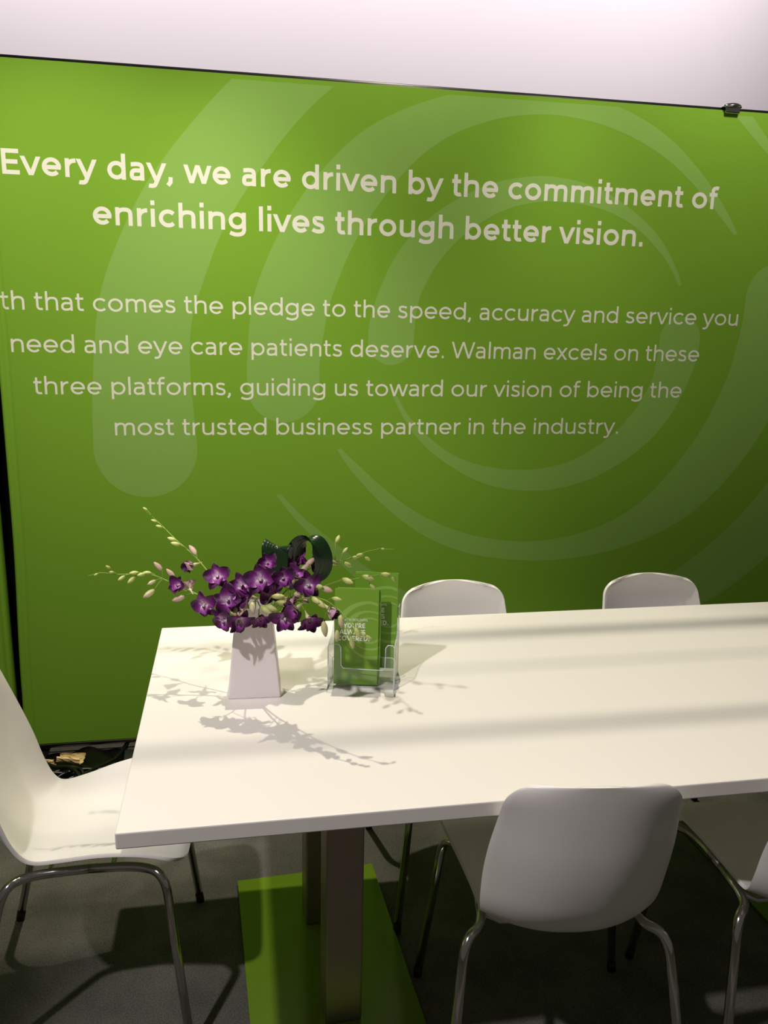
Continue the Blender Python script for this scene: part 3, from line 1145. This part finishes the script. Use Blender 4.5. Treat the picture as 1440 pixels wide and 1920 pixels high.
def spray(label, path, buds, blooms, r0=0.0024):
    """path runs from the tip to the vase; buds: (point, scale, kind); blooms: (point, facing, scale, variety, roll)"""
    root = thing('orchid_spray', label, 'orchid', MOUTH, 0, 'orchid sprays in the white vase')
    P = catmull([Vector(p) for p in path], 8)
    n = len(P)
    bm = bmesh.new()
    add_tube(bm, [p - MOUTH for p in P], [0.0007 + (r0 - 0.0007) * k / (n - 1) for k in range(n)], 8)

    def stalk(q, reach):
        """nearest stem point a little nearer the vase, joined to q by a curved stalk"""
        i = min(range(n), key=lambda k: (P[k] - q).length + 0.0005 * abs(k))
        i = min(n - 1, i + 2)
        a = P[i]
        mid = (a + q) / 2 + Vector((0, 0, 0.18 * (a - q).length))
        pts = [a * (1 - t) ** 2 + mid * 2 * t * (1 - t) + q * t * t for t in (0, .2, .4, .6, .8, 1.0)]
        add_tube(bm, [p - MOUTH for p in pts], [0.0011, .001, .001, .001, .001, .0011], 6)
        return a, (q - mid).normalized()
    items = []
    rg = random.Random(len(label))
    for q, sc, kind in buds:
        q = Vector(q)
        i = min(range(n), key=lambda k: (P[k] - q).length)
        off = (q - P[min(n - 1, i + 2)])
        d = off.normalized() * 0.8 + (P[max(0, i - 3)] - P[min(n - 1, i + 3)]).normalized() * 0.55 + Vector((0, 0, -0.25))
        d.normalize()
        base = q - d * 0.013 * sc
        stalk(base, 0)
        items.append(('bud', base, d, sc, kind))
    for q, face, sc, var, roll in blooms:
        q = Vector(q)
        fd = Vector(face).normalized()
        stalk(q - fd * 0.024 * sc, 0)
        items.append(('blossom', q, fd, sc, (var, roll)))
    bm_obj('stem', bm, M['stem'], root, True)
    for kind, q, d, sc, x in items:
        if kind == 'bud':
            inst('bud', BUDS[x], root, q - MOUTH, d, (0.3, 0.2, 1), sc)
        else:
            up = Matrix.Rotation(math.radians(x[1]), 3, d) @ Vector((0, 0.0, 1))
            o = inst('blossom', BLOOMS[x[0]], root, q - MOUTH, d, up, sc * 1.06)
            for nm, me in (('lip', LIP), ('spur', SPUR)):
                c = bpy.data.objects.new(nm, me)
                COL.objects.link(c)
                c.parent = o
    return root


FC = (0, -1, 0.15)
spray('orchid spray rising steeply to the upper left, small pale buds at its tip',
      [(-0.2200, 1.9920, 1.1060), (-0.1800, 1.9760, 1.0710), (-0.1410, 1.9350, 1.0410), (-0.1010, 1.8940, 1.0150), (-0.0730, 1.8590, 0.9920), (-0.0310, 1.8130, 0.9480), (0.0100, 1.7670, 0.8920), (0.0270, 1.7710, 0.8450)],
      [((-0.2140, 1.9920, 1.1040), .55, 0), ((-0.1940, 1.9820, 1.0770), .6, 0), ((-0.1820, 1.9740, 1.0650), .65, 0), ((-0.1510, 1.9390, 1.0420), .85, 0), ((-0.1410, 1.9210, 1.0350), .9, 0), ((-0.1000, 1.8980, 1.0250), 1.15, 2)],
      [((-0.1000, 1.8640, 0.9990), (-.75, -.4, -.1), .8, 4, 30), ((-0.0440, 1.8190, 0.9820), (-.1, -1, .35), 1.0, 0, 10), ((-0.0070, 1.7670, 0.9600), (.75, -.6, .35), 1.0, 1, -30)])
spray('orchid spray reaching farthest left, long chain of small green buds',
      [(-0.3280, 1.8400, 0.9880), (-0.2990, 1.8400, 0.9940), (-0.2660, 1.8450, 0.9880), (-0.2250, 1.8390, 0.9890), (-0.1890, 1.8260, 0.9900), (-0.1480, 1.8140, 0.9750), (-0.0950, 1.7970, 0.9530), (-0.0370, 1.7760, 0.9250), (0.0090, 1.7550, 0.8970), (0.0240, 1.7620, 0.8490)],
      [((-0.3100, 1.8400, 0.9910), .4, 0), ((-0.2840, 1.8400, 1.0070), .55, 0), ((-0.2770, 1.8400, 0.9950), .5, 0), ((-0.2560, 1.8390, 0.9810), .7, 0), ((-0.2340, 1.8360, 0.9770), .85, 0), ((-0.2280, 1.8360, 0.9930), .8, 0),
       ((-0.2110, 1.8250, 0.9920), .75, 0), ((-0.1980, 1.8300, 0.9940), .75, 0), ((-0.1740, 1.8250, 1.0100), 1.0, 2), ((-0.1470, 1.8180, 0.9950), 1.0, 2), ((-0.1890, 1.8140, 0.9760), .8, 1), ((-0.1950, 1.8080, 0.9520), 1.15, 1), ((-0.1300, 1.7880, 0.9450), 1.1, 2)],
      [((-0.1260, 1.8010, 0.9700), (-.6, -.6, .3), .85, 3, -20), ((-0.0710, 1.7550, 0.9400), (-.35, -1, -.15), 1.0, 2, 20), ((-0.1060, 1.8070, 0.9600), (-.3, .6, .3), .7, 3, 0)])
spray('orchid spray drooping over the vase front at lower left, dark open blossoms',
      [(-0.0320, 1.6850, 0.9310), (-0.0210, 1.6900, 0.9530), (-0.0010, 1.6950, 0.9680), (0.0180, 1.7170, 0.9540), (0.0270, 1.7390, 0.9020), (0.0300, 1.7420, 0.8570)],
      [((-0.0070, 1.6660, 0.9550), 1.0, 2), ((0.0060, 1.6620, 0.9500), 1.05, 2)],
      [((-0.0270, 1.6650, 0.9360), (-.5, -1, -.35), .95, 0, 40), ((0.0010, 1.6570, 0.9360), (.25, -1, -.5), .95, 1, -20), ((-0.0200, 1.6690, 0.9780), (-.1, -1, .1), 1.05, 2, 70),
       ((0.0070, 1.6830, 1.0010), (.3, -1, .5), .95, 1, 15), ((0.0260, 1.6660, 0.9830), (-.8, -.4, .3), 1.0, 3, 160)])
spray('short orchid spray in the vase front, one big open bloom above green buds',
      [(0.0650, 1.6530, 0.9500), (0.0480, 1.6580, 0.9610), (0.0400, 1.6710, 0.9750), (0.0380, 1.6880, 0.9810), (0.0360, 1.7260, 0.9250), (0.0330, 1.7370, 0.8590)],
      [((0.0280, 1.6390, 0.9690), 1.2, 1), ((0.0550, 1.6390, 0.9640), 1.1, 0), ((0.0660, 1.6370, 0.9680), 1.1, 0), ((0.0820, 1.6350, 0.9930), 1.1, 0), ((0.0910, 1.6310, 0.9800), 1.05, 0)],
      [((0.0470, 1.6530, 1.0240), (-.05, -1, .2), 1.1, 0, 5), ((0.0450, 1.6580, 0.9400), (.1, -1, -.5), .8, 3, 0), ((0.0650, 1.6650, 0.9960), (.25, -1, .3), .95, 2, 70), ((0.0610, 1.6750, 1.0510), (.15, -.8, .5), .8, 3, 20)])
spray('orchid spray going to the upper right past the rolled leaves, tip longest on that side',
      [(0.3760, 1.8840, 1.0170), (0.3400, 1.8840, 1.0180), (0.3070, 1.8750, 1.0160), (0.2690, 1.8590, 1.0060), (0.2310, 1.8440, 1.0040), (0.1930, 1.8270, 1.0100), (0.1560, 1.8040, 0.9950), (0.1050, 1.7730, 0.9560), (0.0620, 1.7530, 0.9080), (0.0430, 1.7640, 0.8470)],
      [((0.3470, 1.8840, 1.0190), .4, 0), ((0.3080, 1.8670, 1.0000), .7, 0), ((0.2900, 1.8670, 1.0100), .9, 0), ((0.2790, 1.8630, 1.0060), .8, 0), ((0.2580, 1.8470, 0.9930), .9, 0), ((0.2530, 1.8580, 1.0250), .8, 0),
       ((0.2360, 1.8650, 1.0510), .95, 0), ((0.2040, 1.8270, 1.0150), .95, 1), ((0.2210, 1.8300, 1.0040), 1.0, 1), ((0.1810, 1.8330, 1.0410), 1.0, 2), ((0.1630, 1.7830, 1.0220), 1.2, 2), ((0.1500, 1.7760, 1.0120), 1.0, 2)],
      [((0.1290, 1.7980, 1.0300), (.15, -1, .15), .95, 1, 30), ((0.1040, 1.7840, 1.0130), (-.6, -.7, .4), .95, 2, 0), ((0.1680, 1.7970, 1.0090), (.4, -.5, .2), .7, 3, 60)])
spray('orchid spray arching out to the right in front of the rear brochures',
      [(0.3050, 1.5100, 1.0650), (0.2840, 1.5130, 1.0690), (0.2540, 1.5310, 1.0640), (0.2290, 1.5470, 1.0530), (0.2050, 1.5680, 1.0450), (0.1780, 1.5920, 1.0270), (0.1410, 1.6300, 1.0000), (0.0940, 1.6820, 0.9630), (0.0560, 1.7330, 0.9030), (0.0400, 1.7290, 0.8610)],
      [((0.3010, 1.5100, 1.0620), .5, 0), ((0.2850, 1.5120, 1.0720), .75, 0), ((0.2620, 1.5250, 1.0430), .6, 0), ((0.2540, 1.5320, 1.0600), .95, 0), ((0.2150, 1.5540, 1.0480), 1.05, 0), ((0.1770, 1.5830, 1.0220), 1.1, 2),
       ((0.1620, 1.5880, 1.0270), .9, 0), ((0.1190, 1.6120, 1.0040), 1.1, 1), ((0.1340, 1.6090, 0.9920), 1.1, 1)],
      [((0.0910, 1.6270, 1.0330), (.1, -1, .35), .9, 3, 5), ((0.1410, 1.6160, 1.0210), (.3, -1, .15), .95, 1, 10), ((0.1170, 1.6510, 1.0250), (.5, -.2, .8), 1.0, 3, 30), ((0.1030, 1.6370, 0.9840), (.9, -.35, -.3), .9, 3, 100)])
spray('orchid spray bending low to the right, its last buds hanging before the front brochure',
      [(0.2510, 1.4590, 0.9580), (0.2400, 1.4670, 0.9640), (0.2240, 1.4830, 0.9740), (0.2080, 1.5010, 0.9880), (0.1910, 1.5210, 1.0030), (0.1670, 1.5490, 1.0120), (0.1330, 1.5950, 1.0000), (0.0930, 1.6610, 0.9640), (0.0590, 1.7220, 0.9070), (0.0440, 1.7220, 0.8640)],
      [((0.2460, 1.4630, 0.9610), .6, 0), ((0.2370, 1.4700, 0.9650), .6, 0), ((0.2250, 1.4770, 0.9670), .9, 0), ((0.2160, 1.4810, 0.9450), .9, 0), ((0.1980, 1.5070, 0.9790), 1.1, 1), ((0.1900, 1.5050, 0.9510), .95, 1),
       ((0.1680, 1.5320, 0.9560), 1.25, 1), ((0.1510, 1.5550, 1.0100), 1.0, 0), ((0.1610, 1.5490, 1.0040), 1.0, 0), ((0.1910, 1.5290, 1.0190), .8, 0)],
      [((0.1780, 1.5350, 0.9960), (.5, -.7, -.4), .75, 4, 0), ((0.0960, 1.6230, 0.9510), (-.1, -1, -.35), 1.0, 1, 0), ((0.1400, 1.5760, 0.9630), (.2, -.9, -.4), .95, 3, -15), ((0.1180, 1.6020, 0.9780), (-.7, -.6, -.3), .9, 3, 60)])


def ribbon(name, label, pts, width_dirs, widths, material):
    """broad leaf bent along pts; its surface carries fine ribs"""
    P = catmull([Vector(p) for p in pts], 6)
    D = catmull([Vector(p) for p in width_dirs], 6)
    Wd = catmull([(w, 0, 0) for w in widths], 6)
    vs, fs = [], []
    nw = 24
    o0 = Vector(P[-1])
    for i, (p, d, w) in enumerate(zip(P, D, Wd)):
        t = (P[min(i + 1, len(P) - 1)] - P[max(i - 1, 0)]).normalized()
        d = (d - t * d.dot(t)).normalized()
        nrm = t.cross(d)
        for k in range(nw + 1):
            u = -1 + 2 * k / nw
            rib = 0.0007 * math.cos(u * 30) + 0.003 * (1 - abs(u)) ** 1 * -1
            vs.append(p + d * (u * w.x) + nrm * rib - o0)
    W_ = nw + 1
    for j in range(len(P) - 1):
        for k in range(nw):
            fs.append((j * W_ + k, j * W_ + k + 1, (j + 1) * W_ + k + 1, (j + 1) * W_ + k))
    root = thing(name, label, 'leaf', o0, 0, 'rolled leaves in the vase')
    o = mesh('leaf_blade', vs, fs, material, root, True)
    so = o.modifiers.new('thickness', 'SOLIDIFY'); so.thickness = 0.0008
    bm = bmesh.new()
    add_tube(bm, [Vector((0, 0, 0)), Vector((0.25 * (VX - o0.x), 0.25 * (VY - o0.y), -0.05)), MOUTH - o0 + Vector((0, 0, -0.04))], [0.002, .0024, .0028], 8)
    bm_obj('leaf_stalk', bm, M['stem'], root, True)
    return root


# folded leaf, and the leaf curled into a loop right of it
ribbon('folded_leaf', 'flat dark green leaf folded to a point behind the orchid blossoms',
       [(0.1050, 1.7850, 1.0000), (0.1020, 1.7850, 1.0270), (0.0970, 1.7830, 1.0550), (0.0900, 1.7760, 1.0650), (0.0830, 1.7680, 1.0580), (0.0840, 1.7640, 1.0190), (0.0850, 1.7600, 0.9630)],
       [(0.95, -.2, -.1), (0.95, -.2, -.1), (0.95, -.2, -.15), (.95, -.2, -.2), (.95, -.2, -.15), (.95, -.2, -.1), (.95, -.2, 0)], [.016, .024, .030, .031, .030, .026, .010], M['leaf'])
ribbon('rolled_leaf', 'dark green glossy leaf rolled into a loop behind the upper right blossoms',
       [(0.1440, 1.7850, 0.9940), (0.1680, 1.7850, 0.9800), (0.1900, 1.7850, 0.9970), (0.1920, 1.7850, 1.0310), (0.1770, 1.7850, 1.0630), (0.1530, 1.7850, 1.0730), (0.1320, 1.7850, 1.0560), (0.1230, 1.7850, 1.0190), (0.1180, 1.7750, 0.9610)],
       [(-.80, -.55, .25)] * 9, [.012, .022, .025, .027, .028, .028, .026, .022, .008], M['leaf'])


# ================================================================== clutter under the banner, left of the table
def cable(name, label, pts, r, group=None):
    o = tube(name, catmull(pts, 8), r, M['cable'], None, 8)
    tag(o, label, 'cable', group)
    return o


def sheet(name, label, c, sx, sy, amp, seed, material):
    rg = random.Random(seed)
    n = 30
    ph = [(rg.uniform(15, 60), rg.uniform(15, 60), rg.uniform(0, 6)) for _ in range(6)]
    vs, fs = [], []
    for j in range(n):
        for k in range(n):
            x, y = (k / (n - 1) - .5) * sx, (j / (n - 1) - .5) * sy
            vs.append((x, y, 0.003 + amp * max(0, sum(math.sin(a * x + b_ * y + q) for a, b_, q in ph) / 6 + 0.35)))
    for j in range(n - 1):
        for k in range(n - 1):
            fs.append((j * n + k, j * n + k + 1, (j + 1) * n + k + 1, (j + 1) * n + k))
    o = mesh(name, vs, fs, material, None, True)
    so = o.modifiers.new('thickness', 'SOLIDIFY'); so.thickness = 0.0008
    o.location = c
    tag(o, label, 'plastic sheet')
    return o


sheet('plastic_sheet', 'crumpled black plastic sheet on the carpet beneath the green banner', (-0.60, 2.62, 0), 0.40, 0.50, 0.02, 4, M['cable'])
rnd = random.Random(3)
coil = []
for k in range(170):
    a = k * 0.47
    rad = 0.075 + 0.04 * math.sin(k * 0.61) + 0.03 * rnd.random()
    coil.append((-0.52 + 0.03 * math.sin(k * 0.23) + rad * 1.4 * math.cos(a), 2.535 + 0.02 * math.sin(k * 0.31) + rad * 0.85 * math.sin(a), 0.014 + 0.055 * (k / 170) + 0.022 * rnd.random()))
cable('cable_coil', 'tangled coil of black cable on the carpet beneath the green banner', coil, 0.006)
cable('cable', 'black cable running from the coil toward the banner foot', [(-0.55, 2.47, 0.10), (-0.49, 2.58, 0.09), (-0.45, 2.68, 0.06), (-0.43, 2.78, 0.03), (-0.41, 2.95, 0.010)], 0.006)
cable('cable', 'black cable slanting down past the tan paper scraps into the coil', [(-0.74, 2.86, 0.02), (-0.68, 2.74, 0.05), (-0.62, 2.66, 0.07), (-0.53, 2.56, 0.10), (-0.44, 2.40, 0.012)], 0.0065)
cable('cable', 'thin black cable on the carpet below the left chair back', [(-1.0, 2.30, 0.009), (-0.86, 2.34, 0.009), (-0.78, 2.40, 0.009), (-0.70, 2.50, 0.009), (-0.62, 2.57, 0.012)], 0.006)
PC = thing('equipment_case', 'black equipment case on the floor beneath the banner beside the table end', 'case', (-0.27, 2.70, 0), R(4))
box('case_body', (0, 0, 0.018), (0.26, 0.20, 0.034), M['case'], PC, 0.008)
box('case_lid', (0, 0, 0.040), (0.265, 0.205, 0.008), M['case'], PC, 0.003)
box('latch', (-0.06, -0.104, 0.032), (0.03, 0.006, 0.014), M['chrome'], PC, 0.002)


def scrap(label, c, sx, sy, seed, rz, curl):
    """sheet of paper rolled into a loose crumpled tube"""
    rg = random.Random(seed)
    n, m_ = 14, 7
    vs, fs = [], []
    for j in range(m_):
        for k in range(n):
            v, a = j / (m_ - 1) - .5, -2.2 + 4.4 * curl * k / (n - 1)
            r = sy * (0.42 + 0.10 * v) + rg.uniform(-1, 1) * sy * 0.07
            vs.append((v * sx + rg.uniform(-1, 1) * sx * 0.05, r * math.sin(a), -r * math.cos(a) * 0.75))
    for j in range(m_ - 1):
        for k in range(n - 1):
            fs.append((j * n + k, j * n + k + 1, (j + 1) * n + k + 1, (j + 1) * n + k))
    lo = min(v[2] for v in vs)
    vs = [(a, b_, z - lo + 0.001) for a, b_, z in vs]
    o = mesh('paper_scrap', vs, fs, M['scrap'], None)
    so = o.modifiers.new('thickness', 'SOLIDIFY'); so.thickness = 0.0012
    o.location = c
    o.rotation_euler.z = rz
    tag(o, label, 'paper', 'tan paper scraps beneath the banner')


scrap('crumpled tan paper scrap under the banner, right of the flatter one', (-0.590, 2.765, 0.022), 0.085, 0.055, 5, -0.25, 0.9)
scrap('flatter tan paper scrap half hidden by the back of the left chair', (-0.685, 2.775, 0.020), 0.10, 0.05, 9, -0.2, 0.45)
